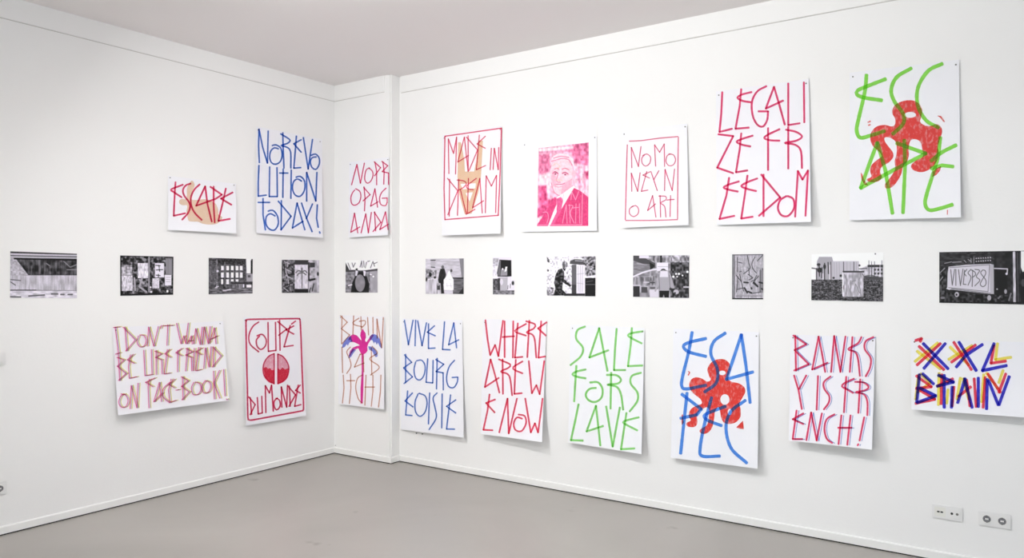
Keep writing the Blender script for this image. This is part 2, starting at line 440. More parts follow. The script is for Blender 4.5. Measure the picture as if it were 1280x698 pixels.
C = (540, 150, 4.65)
d1 = P("152,130 168,130 188,235 192,300 245,300 258,230 270,120 296,120 292,200 285,330 270,420 230,545 190,550 160,440 148,330 150,230")
def dream(X, Y):
    g = poly_sdf(X, Y, d1)
    g = np.maximum(g, -poly_sdf(X, Y, P("165,372 255,368 252,398 178,404")))
    return np.maximum(g, -poly_sdf(X, Y, P("195,425 238,420 218,475")))
poster('R', [(553, 169), (627.5, 157.5), (625.5, 292), (552.3, 294.5)], 'poster lettered MADE IN DREAM in a thin red frame over a tan shape', UP,
 [('border_line', "75,95 403,48; 403,48 396,300 385,555; 385,555 75,580; 75,580 70,400 75,95", C, (205, 66, 98), 1.7, (0, 0)),
  ('lettering', "98,312 95,110 125,195 143,100 137,315; 210,300 188,100 150,245 212,207; 210,92 210,300; 200,100 265,175 215,295; 275,88 258,290 312,265; 310,95 262,140 310,165 | 345,165 338,290; 355,288 362,165 385,290 388,160 |"
  "102,345 100,560; 90,340 150,412 92,552; 155,345 148,555; ~145,350 185,355 200,372 180,395 155,408; 165,405 200,550; 212,340 205,545 250,520; ~258,340 215,372 200,388 212,402 240,406; 292,542 278,340 235,512 300,470; 310,540 315,325 345,385 375,322 370,540", C, (205, 66, 98), 1.5, (0, 0))],
 curl=(.02, .022), wave=.01, fills=[('drawing', dream, C, (140, 110, 305, 560), (232, 182, 150), .2, 30)])

C = (770, 150, 4.81)
poster('R', [(777.8, 164.5), (858.8, 154.5), (860.6, 281.3), (777.2, 285)], 'poster lettered NO MONEY NO ART in a thin pink frame', UP,
 [('border_line', "80,128 150,125 260,110 372,100; 375,104 372,300 370,595; 370,600 200,605 58,605; 68,150 62,350 56,600", C, (212, 78, 112), 1.5, (0, 0)),
  ('lettering', "95,288 92,165 135,280 150,160; ~160,215 185,205 208,225 202,262 178,278 158,262 155,230 170,212; 238,278 232,150 262,195 290,145 292,280; ~318,205 345,210 358,240 345,270 318,275 300,250 308,215 328,205 |"
  "95,430 92,320 130,430 145,318; 185,310 152,430 192,422; 205,312 162,332 202,350; 210,310 225,355 248,425; 258,305 228,358; 292,425 295,298 338,425 352,295 |"
  "~92,525 118,515 135,535 132,565 105,582 82,565 82,535 103,518; 240,585 220,455 190,545 238,505; 265,455 268,585; ~258,458 298,460 300,480 268,500 292,520 300,585; 328,455 325,582; 305,482 350,478", C, (212, 78, 112), 1.4, (0, 0))], curl=(.012, .016))

C = (885, 90, 3.49)
poster('R', [(895, 114.5), (1011, 98.5), (1013.6, 277.6), (896, 281.4)], 'tall poster lettered LEGALIZE FREEDOM in crimson, upper row', UP,
 [('lettering', "62,88 58,180 50,262 105,248; 145,75 138,150 120,248 178,243; ~190,88 150,98 128,112 150,126 185,132; ~255,62 215,85 192,130 195,190 215,230 240,238 258,210 262,172; 220,172 262,172; 335,230 310,140 288,65 252,160 328,125; 350,50 350,232 400,224; 418,45 420,220 |"
  "45,272 110,280 40,418 110,442; 145,268 138,340 122,438 172,430; ~195,278 150,292 125,305 150,318 185,325; 262,245 262,340 262,428; ~312,250 265,272 245,288 270,298 312,300; 350,240 350,422; ~340,252 385,262 410,282 385,300 335,310 380,318 405,345 410,420 |"
  "92,462 80,540 50,642 115,628; ~135,478 90,492 68,505 95,515 130,522; 172,452 160,540 145,640 195,632; ~215,465 175,480 145,498 170,510 210,520; 242,448 242,630; 232,448 315,548 222,628; ~348,542 372,555 375,595 350,628 320,625 305,595 315,560 342,542; 380,632 392,432 412,470 436,430 425,628", C, (205, 52, 98), 2.7, (0, 0))], curl=(.01, .025))

C = (1050, 65, 3.173)
O1 = SM("265,203 300,198 328,210 342,235 338,262 334,280 348,292 370,297 395,289 412,298 418,318 410,345 402,375 405,400 398,430 378,455 350,470 325,470 304,460 300,446 318,428 344,413 343,385 335,357 315,346 297,353 290,385 292,405 285,430 270,450 262,480 245,510 225,530 205,533 200,520 215,500 232,475 240,455 238,430 245,400 245,370 238,352 215,339 199,341 201,355 215,375 230,395 232,415 215,435 190,450 182,470 190,490 178,505 155,510 136,506 132,498 150,489 145,470 150,445 175,422 188,412 180,395 155,372 145,345 150,318 170,298 200,292 225,298 238,292 240,270 228,245 238,218", True, 6)
BL1 = [P("108,470 114,478 122,500 138,522 124,520 112,500"), P("382,470 398,456 414,448 410,466 396,482 380,490"), P("134,280 146,275 148,280 136,285"), P("136,292 146,288 147,293 137,297"), P("396,256 414,258 430,282 422,280 410,264"), P("436,614 440,614 439,634 436,634")]
C1 = (1040, 60, 3.035)
def blob(X, Y, outer, bits, holes):
    g = poly_sdf(X, Y, outer)
    for q in bits: g = np.minimum(g, poly_sdf(X, Y, q))
    for cx, cy, rx, ry in holes: g = np.maximum(g, (1-np.hypot((X-cx)/rx, (Y-cy)/ry))*min(rx, ry))
    return g
poster('R', [(1062, 91), (1198.8, 74.5), (1201, 272), (1062, 275.5)], 'large poster lettered ESCAPE in thick light green over a red blob', UP,
 [('lettering', "~105,92 98,160 75,260 66,310 80,340 120,332 176,314; ~180,108 110,135 70,153 68,170 100,182 165,192; ~282,65 225,100 203,150 215,195 250,245 250,285 210,325; ~405,47 350,75 310,140 308,210 340,270 390,300; 208,640 180,470 148,360; 148,360 118,440 82,540; 82,540 210,470 340,403 225,362; 255,350 258,450 250,638; ~398,340 385,430 345,560 338,605 356,628 400,620 445,606; ~460,370 405,398 362,432; 362,462 405,450 448,455", C, (124, 200, 72), 5.2, (0, 0))],
 curl=(.012, .022), fills=[('drawing', lambda X, Y: blob(X, Y, O1, BL1, [(297, 254, 22, 11)]), C1, (100, 190, 450, 640), (224, 68, 64), .55, 75)])

# ------------------------------------------------------------------ lower row
C = (130, 390, 4.988)
FB = ("70,95 90,258; 58,98 98,94; 72,264 100,256; 130,95 142,245; 118,95 195,175 135,245; ~215,150 205,190 225,220 250,212 262,180 248,148 222,145; 270,215 278,95 310,215 338,92; 358,85 352,105; 398,80 392,210; 365,88 430,85; 452,72 480,200 498,150 510,200 525,70; 520,200 545,150 550,202; 525,182 550,180; 560,200 572,105 600,205 612,95; 615,205 625,95 650,200 662,92; 658,192 688,100 698,200; 662,172 706,150 |"
 "90,265 98,430; 80,285 125,300 82,340 138,385 90,428; 165,268 152,340 158,415 205,405; 185,265 145,300 190,322; 248,240 255,398 300,392 295,235; 325,240 325,392; 315,245 358,262 320,285 360,300 362,388; 395,235 375,388 412,382; 412,235 378,262 415,285; 460,240 458,375; 485,228 448,255 485,275; 520,225 508,370; 510,228 550,250 508,270 545,285 548,368; 562,228 558,368; 590,222 572,368 605,360; 610,225 572,250 608,268; 622,355 632,225 655,345 668,218; 685,220 680,345; 680,222 730,275 675,345 |"
 "~105,512 135,520 150,555 135,592 108,595 92,565 105,525 128,512; 162,605 170,460 205,600 212,445; 282,420 275,470 280,600; 318,412 258,440 305,468; 358,560 345,440 310,562 365,505; ~410,440 370,480 368,530 410,568; 418,420 402,490 410,565 450,552; 440,420 405,455 440,475; 448,489 468,486; 490,405 492,550; 480,405 525,430 482,465 530,500 485,550; ~560,440 545,475 555,515 585,515 605,485 598,450 568,438; ~630,430 610,465 620,505 650,502 665,470 658,440 633,430; 682,370 688,545; 720,365 685,445 722,540; 745,360 754,525; 762,543 768,548")
poster('L', [(140.3, 410), (279, 401.5), (286.5, 500.8), (147.6, 519.5)], 'landscape poster of a three-line slogan in crimson with yellow and blue echoes', LO,
 [('yellow_lettering', FB, C, (246, 222, 96), 1.3, (2.6, -.3)), ('blue_lettering', FB, C, (150, 162, 222), 1.1, (1.4, .1)), ('crimson_lettering', FB, C, (202, 62, 114), 1.25, (0, 0))],
 curl=(.035, .03), wave=-.015)

C = (295, 385, 4.5)
HL = SM("215,258 185,272 160,305 152,345 160,385 185,415 215,428", False, 6); HR = SM("235,260 265,275 290,310 298,345 288,390 265,415 235,428", False, 6)
LL = P("155,340 170,332 180,345 192,338 200,352 215,350 215,427 185,413 163,388"); LR = P("236,338 248,350 262,335 275,348 297,338 292,382 268,412 236,427")
poster('L', [(304, 396.5), (377.5, 396), (382.8, 520), (307.6, 532.5)], 'poster lettered COUPE DU MONDE around a split crimson disc', LO,
 [('border_line', "~60,72 66,66 200,63 345,61 356,64 361,75 366,180 370,300 376,450 380,562 376,576 362,582 200,612 90,632 74,629 67,615 64,450 60,300 56,90 58,74", C, (190, 40, 76), 2.2, (0, 0)),
  ('lettering', "~128,80 95,105 73,155 80,205 128,248; ~118,158 148,150 170,180 165,215 140,235 118,215 115,180 133,160; 180,82 182,245 225,240 222,82; 245,70 248,240; 235,78 285,120 240,155; 305,100 270,220 322,212; 325,102 282,125 325,148; 312,92 335,75 |"
   "80,505 88,600; 72,502 108,545 80,602; 120,505 125,598 148,592 145,498; 168,590 165,438 188,480 200,435 210,582; ~225,510 245,520 248,555 228,575 215,555 215,525 233,508; 258,560 255,445 285,560 290,435; 300,440 305,555; 292,440 335,490 298,555; 350,435 330,555 365,545; 362,435 335,465 362,480", C, (190, 40, 76), 2.0, (0, 0)),
  ('disc_outline', "~215,258 185,272 160,305 152,345 160,385 185,415 215,428; 215,258 215,428; ~235,260 265,275 290,310 298,345 288,390 265,415 235,428; 235,260 235,428", C, (190, 40, 76), 1.7, (0, 0))],
 curl=(.012, .014), fills=[('disc_shading', lambda X, Y: np.minimum(poly_sdf(X, Y, HL), poly_sdf(X, Y, HR)), C, (145, 250, 305, 435), (232, 150, 165), .7, 70),
  ('disc', lambda X, Y: np.minimum(poly_sdf(X, Y, LL), poly_sdf(X, Y, LR)), C, (145, 320, 305, 435), (226, 62, 84), .3, 50)])

C = (415, 385, 4.99)
PM = P("178,155 184,142 192,130 200,145 210,160 212,185 205,205 215,215 228,195 240,175 250,165 262,172 245,195 226,225 220,245 222,268 212,282 198,290 197,400 196,500 192,595 178,600 178,500 185,400 184,290 172,270 165,252 140,262 122,285 112,305 105,300 112,270 130,248 158,238 174,236 160,225 138,215 115,212 118,200 100,205 108,180 130,165 155,172 175,195 186,212 182,195 176,175")
PL = P("118,175 96,185 78,205 66,230 62,252 80,245 92,225 98,238 110,215 130,212 122,195")
PR = P("235,180 255,162 280,170 298,195 308,230 310,258 296,240 286,215 280,235 268,208 262,225 250,200 238,205")
PS = P("225,240 245,242 265,255 284,285 285,305 272,308 262,295 252,272 232,262")
PT = P("128,255 118,272 108,290 100,318 118,308 132,285 150,262")
poster('P', [(424, 394), (480.6, 396), (480.2, 512), (423, 505.3)], 'poster with a magenta and blue palm tree over brown lettering on the pier', LO,
 [('lettering', "62,50 60,225; 52,50 95,90 58,130 110,170 62,225; 135,50 130,165; ~168,65 130,92 145,108 188,118; 180,55 182,140; ~170,85 205,80 208,100 185,125; 222,60 228,170; 255,60 256,160; 282,190 280,70 310,250 320,60 |"
   "62,245 66,405; ~115,245 92,275 110,320 118,365 92,410; 190,290 175,290 140,370 200,345; 195,300 198,400; 245,250 248,420; ~250,240 282,282 235,320 295,370 240,420 |"
   "70,420 75,500 65,595; 115,415 118,500 108,598; 92,455 142,455; ~190,420 160,440 148,500 165,570 190,595; 212,420 208,520 205,608; 255,420 255,520 245,615; 205,495 265,495; 305,420 302,520 290,620", C, (186, 130, 106), 1.5, (0, 0))],
 curl=(.014, .02), fills=[('palm_drawing', lambda X, Y: poly_sdf(X, Y, PM), C, (60, 120, 320, 610), (206, 40, 138), .1, 40)]+
 [('palm_leaf_tip', (lambda X, Y, q=q: poly_sdf(X, Y, q)), C, (50, 130, 330, 330), (104, 116, 192), .2, 40) for q in (PL, PR, PS, PT)])

C = (490, 385, 3.99)
poster('R', [(502.3, 398.5), (577.8, 400.5), (579.6, 547.5), (501.2, 537)], 'poster lettered VIVE LA BOURGEOISIE in slim blue capitals', LO,
 [('lettering', "62,62 82,185 105,62; 118,62 115,190; 128,65 150,190 172,75; 182,80 182,203 215,201; 212,90 176,122 216,140; 262,70 252,208 290,210; 322,200 308,75 282,185 333,160 |"
   "68,232 68,375; 62,235 98,272 58,300 102,345 60,378; ~118,270 110,310 118,350 140,360 160,335 165,290 148,262 122,265; 178,255 170,372 203,375 205,262; 225,252 222,405; 218,258 258,282 220,318 255,325 256,410; ~312,262 285,295 272,350 282,392 308,398 326,370 328,348; 300,348 328,346 |"
   "78,415 68,535 100,538; 102,425 65,465 105,495; ~130,430 115,470 118,520 140,542 165,520 175,475 165,440 135,427; 188,425 185,480 182,580; ~225,425 205,450 215,500 220,550 185,608; 250,430 248,600; 292,435 272,605 312,606; 318,460 272,492 318,525", C, (60, 100, 178), 1.9, (0, 0))], curl=(.012, .025))

C = (590, 385, 3.878)
poster('R', [(603.8, 399), (683.3, 400.8), (677.5, 553), (600.8, 542.8)], 'poster lettered WHERE ARE WE NOW in red capitals with a curled lower corner', LO,
 [('lettering', "65,60 75,150 88,230 112,180 128,235 150,62; 158,65 158,240; 200,65 198,242; 148,142 205,138; 222,75 208,242 245,238; ~262,78 215,105 212,118 262,135; 278,62 268,240; ~262,65 305,80 300,100 265,120 300,140 312,242; 335,65 322,242 355,236; 362,70 320,100 358,135 |"
   "133,412 110,320 90,250 62,385 130,340; 148,250 150,418; ~130,250 185,275 175,292 140,310 180,330 195,425; 212,252 205,418 242,414; ~245,260 200,288 208,302 245,318; 275,258 290,415 312,375 328,420 350,258 |"
   "85,420 75,500 55,592 100,594; 112,445 68,462 110,508; 132,605 172,440 178,610 218,440; ~225,518 255,525 262,560 240,598 210,592 202,560 218,532 243,538; 258,440 285,605 305,560 320,605 342,440", C, (214, 58, 84), 2.3, (0, 0))], curl=(.025, .055), power=3.2)

C = (700, 390, 3.674)
poster('R', [(713, 406), (805.8, 410.4), (801.8, 568), (710.2, 553.3)], 'poster lettered SALE FOR SLAVE in thin light green capitals', LO,
 [('lettering', "~115,68 80,85 75,125 105,165 95,205 48,245; 218,272 198,170 180,75 135,210 222,177; 260,78 252,180 248,268 300,268; 330,75 325,150 312,250 378,247; ~380,90 330,98 312,108 330,122 375,145 |"
   "75,248 70,330 65,412; ~118,265 75,275 57,288 80,299 118,306; ~138,325 175,325 195,355 190,395 160,415 130,405 118,380 135,355 165,350; 235,280 232,445; ~215,290 260,292 280,312 265,330 218,335 260,345 280,380 290,450; ~372,280 330,295 325,330 355,370 355,410 320,458 |"
   "85,425 70,500 50,590 105,592; 185,615 175,520 165,432 122,550 198,525; 212,435 242,620 275,440; 305,465 280,632 342,628; ~362,485 310,498 290,508 310,522 355,545", C, (122, 196, 98), 2.8, (0, 0))], curl=(.02, .04))

C = (825, 400, 3.49)
O2 = SM("207,215 225,185 255,172 285,175 305,195 308,220 298,240 297,258 312,270 345,278 368,295 372,315 360,340 347,365 352,395 350,425 330,448 300,455 278,448 266,425 262,400 254,380 240,402 235,440 225,475 205,495 182,497 172,485 185,472 205,460 212,430 215,395 205,382 192,386 175,398 162,420 163,450 150,468 120,465 115,450 135,440 125,420 135,390 160,375 183,365 175,345 150,325 130,300 130,270 150,252 180,255 205,270 222,262 214,245", True, 6)
BL2 = [P("120,222 130,226 132,232 124,246 120,240 126,232"), P("332,470 352,450 362,440 366,478 350,476"), P("94,415 100,412 104,450 94,462")]
poster('R', [(841.8, 411), (948.8, 415.4), (947, 586.3), (838.6, 572.5)], 'large poster of thick blue capitals crossing a red blob with limbs', LO,
 [('lettering', "~140,55 125,140 98,250 95,290 115,302 200,286; ~200,82 130,98 102,115 125,140 200,160; ~285,58 235,95 222,150 250,215 245,275 195,315; 393,362 375,200 355,65 290,260 405,228; 118,320 105,440 90,583; 95,325 180,390 160,415 90,430; ~225,340 195,450 175,560 185,595 260,595; ~285,378 215,405 192,420 210,440 268,462; ~372,352 310,400 288,470 310,560 378,625", C, (66, 126, 208), 4.4, (0, 0))],
 curl=(.02, .03), fills=[('drawing', lambda X, Y: blob(X, Y, O2, BL2, [(272, 232, 15, 10), (283, 348, 20, 23), (304, 402, 9, 14)]), C, (80, 160, 385, 510), (228, 60, 52), .5, 75)])

C = (975, 405, 4.106)
BK = ("78,60 82,242; 68,60 135,105 75,135 148,208 72,240; 232,248 215,150 198,65 165,235 245,200; 262,248 278,62 310,248 336,65; 372,68 358,248; ~418,68 400,100 350,130 385,145 400,180 410,268; ~480,68 440,90 435,130 465,175 462,225 440,270 |"
   "72,265 95,340 112,438; 135,265 98,335; 195,268 188,442; ~260,270 225,300 228,335 252,370 250,405 225,440; 340,272 328,455; ~380,282 330,305 318,322 340,335 375,355; 412,285 402,458; ~385,298 430,302 455,325 435,342 388,352 430,362 448,400 448,470 |"
   "85,445 65,592 115,592; 120,460 65,490 120,515; 135,598 160,455 188,600 215,460; ~280,465 240,490 228,540 240,590 268,612; 315,470 300,618; 362,470 345,622; 298,534 368,534; 432,480 408,600; 402,618 398,625")
poster('R', [(988.2, 418.4), (1094.3, 422), (1089.8, 562.5), (986, 551)], 'poster of three lines of red capitals with fine blue echo strokes', LO,
 [('blue_lettering', BK, C, (104, 140, 196), 1.1, (2.9, .3)), ('red_lettering', BK, C, (210, 46, 84), 2.5, (0, 0))], curl=(.03, .045))

C = (1130, 410, 5.817)
poster('R', [(1138.4, 423), (1292, 428.5), (1292, 523), (1139.3, 512.2)], 'landscape poster lettered XXL BRAIN in overlapping red, yellow and blue', LO,
 [('yellow_lettering', "95,170 265,300; 245,110 80,245; 335,140 470,270; 495,130 325,230; 680,115 665,232 778,215; 105,345 85,520; 120,335 190,400 100,470; 255,330 250,560; 260,350 320,400; 320,450 310,550; 410,365 385,520; 430,370 470,520; 580,340 565,540; 600,330 680,440; 720,310 690,400", C, (246, 206, 84), 4.0, (0, 0)),
  ('red_lettering', "110,135 290,305; 265,115 95,270; 362,105 490,305; 520,125 345,250; 655,130 632,258 740,242; 90,350 200,430; 200,430 90,440 225,520 85,550; 275,340 270,555; 240,425 355,372; 362,430 350,570; 455,380 480,570; 395,500 485,430; 510,370 525,575; 590,360 575,580; 610,335 700,470; 740,335 690,470; 85,92 128,78 118,100", C, (216, 58, 78), 4.0, (0, 0)),
  ('blue_lettering', "140,115 320,298; 300,115 145,295; 400,105 525,312; 570,122 450,200 380,285; 655,115 570,312; 570,312 745,275; 135,335 215,408; 120,440 230,495 95,545; 112,340 92,540; 292,345 292,580; 250,345 360,395 240,425; 350,430 345,580; 445,370 390,545; 440,370 495,580; 540,365 540,575; 605,375 600,590; 615,385 685,560; 765,355 690,560", C, (44, 44, 172), 4.4, (0, 0))], curl=(.02, .03), pins=((.03, .05),))

# ------------------------------------------------------------------ printed pictures (tone laid per point of a fine grid)
class Pic:
    def __init__(s, corners, crop, dens=2.2, bg=128):
        x0, y0, k = crop
        c = [np.array(((q[0]-x0)*k, (q[1]-y0)*k)) for q in corners]
        w = abs(corners[1][0]-corners[0][0]); h = abs(corners[3][1]-corners[0][1])
        s.nx = int(w*dens); s.ny = int(h*dens)
        A, B = np.meshgrid(np.linspace(0, 1, s.nx+1), np.linspace(0, 1, s.ny+1))
        A3, B3 = A[..., None], B[..., None]
        Q = (c[0]*(1-A3)+c[1]*A3)*(1-B3)+(c[3]*(1-A3)+c[2]*A3)*B3
        s.X, s.Y = Q[..., 0], Q[..., 1]; s.A, s.B = A, B
        s.soft = k/dens*1.1
        bg = (bg,)*3 if np.isscalar(bg) else bg
        s.C = np.ones(s.X.shape+(3,))*np.array(bg, float)
        s.rng = np.random.RandomState(int(corners[0][0]))
    def blend(s, m, v, al=1.0):
        v = np.array((v,)*3 if np.isscalar(v) else v, float); m = (m*al)[..., None]; s.C = s.C*(1-m)+v*m
    def mask(s, sd): return np.clip(0.5-sd/s.soft, 0, 1)
    def poly(s, t, v, al=1): s.blend(s.mask(poly_sdf(s.X, s.Y, P(t) if isinstance(t, str) else t)), v, al)
    def rect(s, x0, y0, x1, y1, v, al=1): s.poly([(x0, y0), (x1, y0), (x1, y1), (x0, y1)], v, al)
    def ell(s, cx, cy, rx, ry, v, al=1): s.blend(s.mask((np.hypot((s.X-cx)/rx, (s.Y-cy)/ry)-1)*min(rx, ry)), v, al)
    def line(s, t, w, v, al=1):
        for st in t.split(';'):
            st = st.strip(); pts = SM(st[1:]) if st[0] == '~' else P(st)
            s.blend(s.mask(seg_dist(s.X, s.Y, pts)-w/2), v, al)
    def noise(s, amp, sx, sy=None, reg=None):
        sy = sy or sx; u = s.X/sx; v = s.Y/sy
        u = u-u.min(); v = v-v.min(); g = s.rng.uniform(-1, 1, (int(v.max())+3, int(u.max())+3))
        iu, iv = u.astype(int), v.astype(int); fu, fv = u-iu, v-iv; fu = fu*fu*(3-2*fu); fv = fv*fv*(3-2*fv)
        n = (g[iv, iu]*(1-fu)+g[iv, iu+1]*fu)*(1-fv)+(g[iv+1, iu]*(1-fu)+g[iv+1, iu+1]*fu)*fv
        m = 1 if reg is None else s.mask(poly_sdf(s.X, s.Y, P(reg)))
        s.C = s.C+(n*m*amp)[..., None]
    def build(s, sheet, corners, name, extra=.0006, tint=(1, .975, 1.03)):
        c = [np.array(q, float) for q in corners]; V = []
        for j in range(s.ny+1):
            for i in range(s.nx+1):
                a, b = s.A[j, i], s.B[j, i]
                q = (c[0]*(1-a)+c[1]*a)*(1-b)+(c[3]*(1-a)+c[2]*a)*b
                V.append(sheet.at(q[0], q[1], extra))
        W_ = s.nx+1
        Fc = [(j*W_+i, (j+1)*W_+i, (j+1)*W_+i+1, j*W_+i+1) for j in range(s.ny) for i in range(s.nx)]
        o = sheet.child(name, V, Fc, M_PRINT)
        con = s.C if tint == (1, 1, 1) else 132+(s.C-120)*1.2
        col = lin(np.clip(con*np.array(tint), 6, 246)).reshape(-1, 3)
        at = o.data.color_attributes.new('print', 'FLOAT_COLOR', 'POINT')
        at.data.foreach_set('color', np.hstack([col, np.ones((len(col), 1))]).astype(np.float32).ravel())
        return o
PH = 'black and white photographs in the middle row'
def photo(wall, corners, crop, label, bg=110):
    s = Sheet(wall, corners, (.0, .0), base=.003, ripple=0)
    tag(s.build('photograph', M_BOARD, 6, 6, .0012), label, 'photograph', PH)
    pc = Pic(corners, crop, bg=bg)
    pc.done = lambda: pc.build(s, corners, 'print')
    return pc

k = photo('L', [(12.9, 314.4), (96.1, 317.4), (96.1, 372.9), (12.6, 372.2)], (0, 300, 7.755), 'photograph of a long low concrete wall under rails, leftmost in its row', 150)
k.poly("98,185 140,180 270,340 98,345", 175); k.noise(25, 18, 18, "98,185 140,180 270,340 98,345")
k.rect(140, 180, 760, 345, 62); k.noise(38, 26, 30, "140,185 745,195 745,340 270,340"); k.noise(22, 9, 60, "140,185 745,195 745,340 270,340")
k.poly("98,180 150,180 275,342 98,350", 165); k.noise(25, 16, 14, "98,180 150,180 275,342 98,350")
k.line("98,118 745,140", 18, 60); k.line("110,140 745,152", 12, 185); k.line("98,152 745,165", 10, 85); k.line("98,165 745,178", 12, 170); k.line("140,182 745,196", 16, 25)
k.line("620,210 680,265 745,240; 450,230 480,250; 650,290 740,290", 10, 120)
k.rect(90, 345, 760, 490, 172); k.noise(18, 30, 60, "90,345 760,345 760,490 90,490"); k.noise(16, 8, 90, "90,345 760,345 760,490 90,490")
k.line("98,385 200,395; 98,405 150,440", 10, 95); k.line("98,488 350,488", 9, 50); k.line("350,488 745,492", 6, 120)
k.rect(90, 495, 760, 570, 190); k.noise(30, 40, 18, "90,495 760,495 760,570 90,570"); k.line("280,545 430,535; 500,525 560,525; 590,530 620,530; 98,552 200,555; 660,530 700,530", 14, 90)
k.noise(8, 5); k.done()

k = photo('L', [(150.2, 319.5), (216.8, 321.1), (216.5, 368.6), (150.4, 370)], (140, 305, 9.31), 'photograph of a dark panel wall pasted with many pale sheets', 62)
k.noise(70, 22); k.noise(35, 11)
k.rect(112, 245, 235, 365, 150); k.noise(60, 18, 18, "112,245 235,245 235,365 112,365"); k.rect(112, 368, 240, 548, 185); k.noise(40, 9, 22, "112,368 240,368 240,548 112,548")
k.rect(300, 225, 420, 400, 200); k.noise(40, 10, 28, "300,225 420,225 420,400 300,400"); k.line("432,145 430,560", 18, 140)
k.rect(500, 225, 605, 390, 205); k.line("510,250 560,255; 545,250 550,275; 515,305 590,300; 550,290 555,320; 515,365 560,370; 540,355 540,385", 11, 70)
k.rect(625, 165, 702, 360, 115); k.line("640,185 640,340; 665,180 665,345; 685,190 685,350", 6, 150); k.rect(615, 362, 692, 485, 205); k.line("630,390 680,390; 630,415 680,418; 630,440 680,442", 5, 140)
k.rect(470, 400, 550, 520, 190); k.noise(30, 9, 9, "470,400 550,400 550,520 470,520"); k.line("350,400 320,500 400,560; 260,400 270,540; 320,420 370,460", 22, 150)
k.ell(645, 552, 12, 15, 230); k.ell(455, 560, 12, 12, 210); k.ell(450, 505, 10, 8, 220); k.ell(378, 185, 24, 18, 130)
k.line("98,135 98,605; 712,150 712,592", 18, 22); k.line("97,595 712,582", 20, 25); k.line("97,140 712,152", 8, 35); k.done()

k = photo('L', [(260.8, 322.5), (315.9, 324), (315.7, 367), (260.8, 368.1)], (250, 310, 9.975), 'photograph of a dark building front with a grid of white squares', 72)
k.rect(100, 120, 215, 590, 85); k.noise(20, 18, 60); k.rect(220, 120, 570, 200, 48); k.line("212,150 212,480", 6, 150); k.line("108,150 200,150", 14, 40)
for y0_, y1_, n in ((225, 280, 5), (308, 372, 5), (392, 455, 4)):
    for i, x0_ in enumerate((262, 328, 385, 445, 497)[:n]): k.rect(x0_, y0_, x0_+34, y1_ if not (y0_ == 392 and i > 1) else 420, 225)
k.noise(25, 14); k.poly("575,130 640,130 630,320 580,320", 225); k.poly("632,160 660,140 660,320 632,310", 30)
k.rect(580, 325, 660, 420, 150); k.rect(595, 340, 630, 370, 80); k.rect(395, 432, 660, 448, 45); k.rect(400, 452, 530, 500, 105); k.noise(40, 12, 30, "400,452 530,452 530,500 400,500")
k.rect(580, 460, 640, 495, 215); k.rect(535, 455, 552, 495, 210); k.rect(290, 370, 315, 520, 35); k.line("310,180 310,480", 10, 110); k.ell(220, 290, 14, 14, 200); k.line("208,480 215,530; 190,500 230,480", 12, 190)
k.rect(100, 505, 660, 585, 95); k.noise(45, 30, 9, "100,500 660,500 660,585 100,585"); k.line("290,535 380,520", 14, 190); k.done()

k = photo('L', [(352.2, 325), (398.9, 325.5), (398.9, 366.2), (352.2, 366.4)], (340, 310, 9.97), 'photograph of a palm tree sheet pasted among graffiti', 85)
k.noise(60, 22); k.noise(30, 10); k.line("150,170 220,200; 140,250 240,300; 150,330 260,390; 170,280 200,380; 205,400 205,470; 200,195 195,235; 150,500 200,540", 9, 175); k.line("150,200 160,340; 200,330 280,330; 150,480 250,440", 14, 40)
k.rect(285, 150, 450, 210, 55); k.rect(285, 512, 455, 560, 32); k.rect(283, 210, 448, 512, 195); k.noise(22, 12, 26, "283,210 448,210 448,512 283,512")
k.line("372,260 374,500", 13, 105); k.line("~370,300 330,285 298,310; ~370,310 335,320 315,345; ~378,300 410,285 435,310; ~380,310 405,320 420,335", 16, 105); k.line("372,255 372,290", 16, 90)
k.rect(453, 150, 590, 560, 165); k.noise(45, 25, 30, "460,150 590,150 590,560 460,560"); k.rect(452, 180, 468, 410, 35); k.rect(470, 185, 535, 245, 60); k.line("470,405 530,390", 26, 30); k.line("520,450 500,540; 480,500 465,550", 14, 60); k.ell(572, 325, 12, 24, 40); k.done()

k = photo('P', [(432, 325.5), (471.9, 325), (471.9, 366), (431.8, 366)], (420, 310, 9.97), 'small photograph on the pier with a pale oval before a lettered banner', 120)
k.rect(115, 150, 520, 280, 225); k.poly("118,180 180,300 118,300", 50); k.line("150,190 180,270; 200,190 215,240; 240,190 215,240; 300,240 320,165 325,245; 345,165 350,240; 380,180 365,250; 395,170 420,165; 430,250 460,170 480,230; 470,200 515,180", 10, 90)
k.line("118,290 250,285 300,300 520,270", 22, 60); k.rect(115, 300, 520, 560, 118); k.noise(35, 20, 20, "115,300 520,300 520,560 115,560"); k.poly("420,300 520,290 520,560 430,560", 150)
k.poly("240,350 280,300 340,300 385,360 415,450 410,560 185,560 200,440", 22); k.ell(300, 440, 62, 108, 128); k.noise(12, 40, 40); k.poly("245,280 275,290 262,350 240,350", 200); k.poly("340,285 370,290 365,355 345,345", 205); k.ell(258, 268, 14, 12, 40)
k.ell(465, 358, 11, 11, 235); k.line("425,330 440,335; 155,470 195,460", 14, 215); k.done()

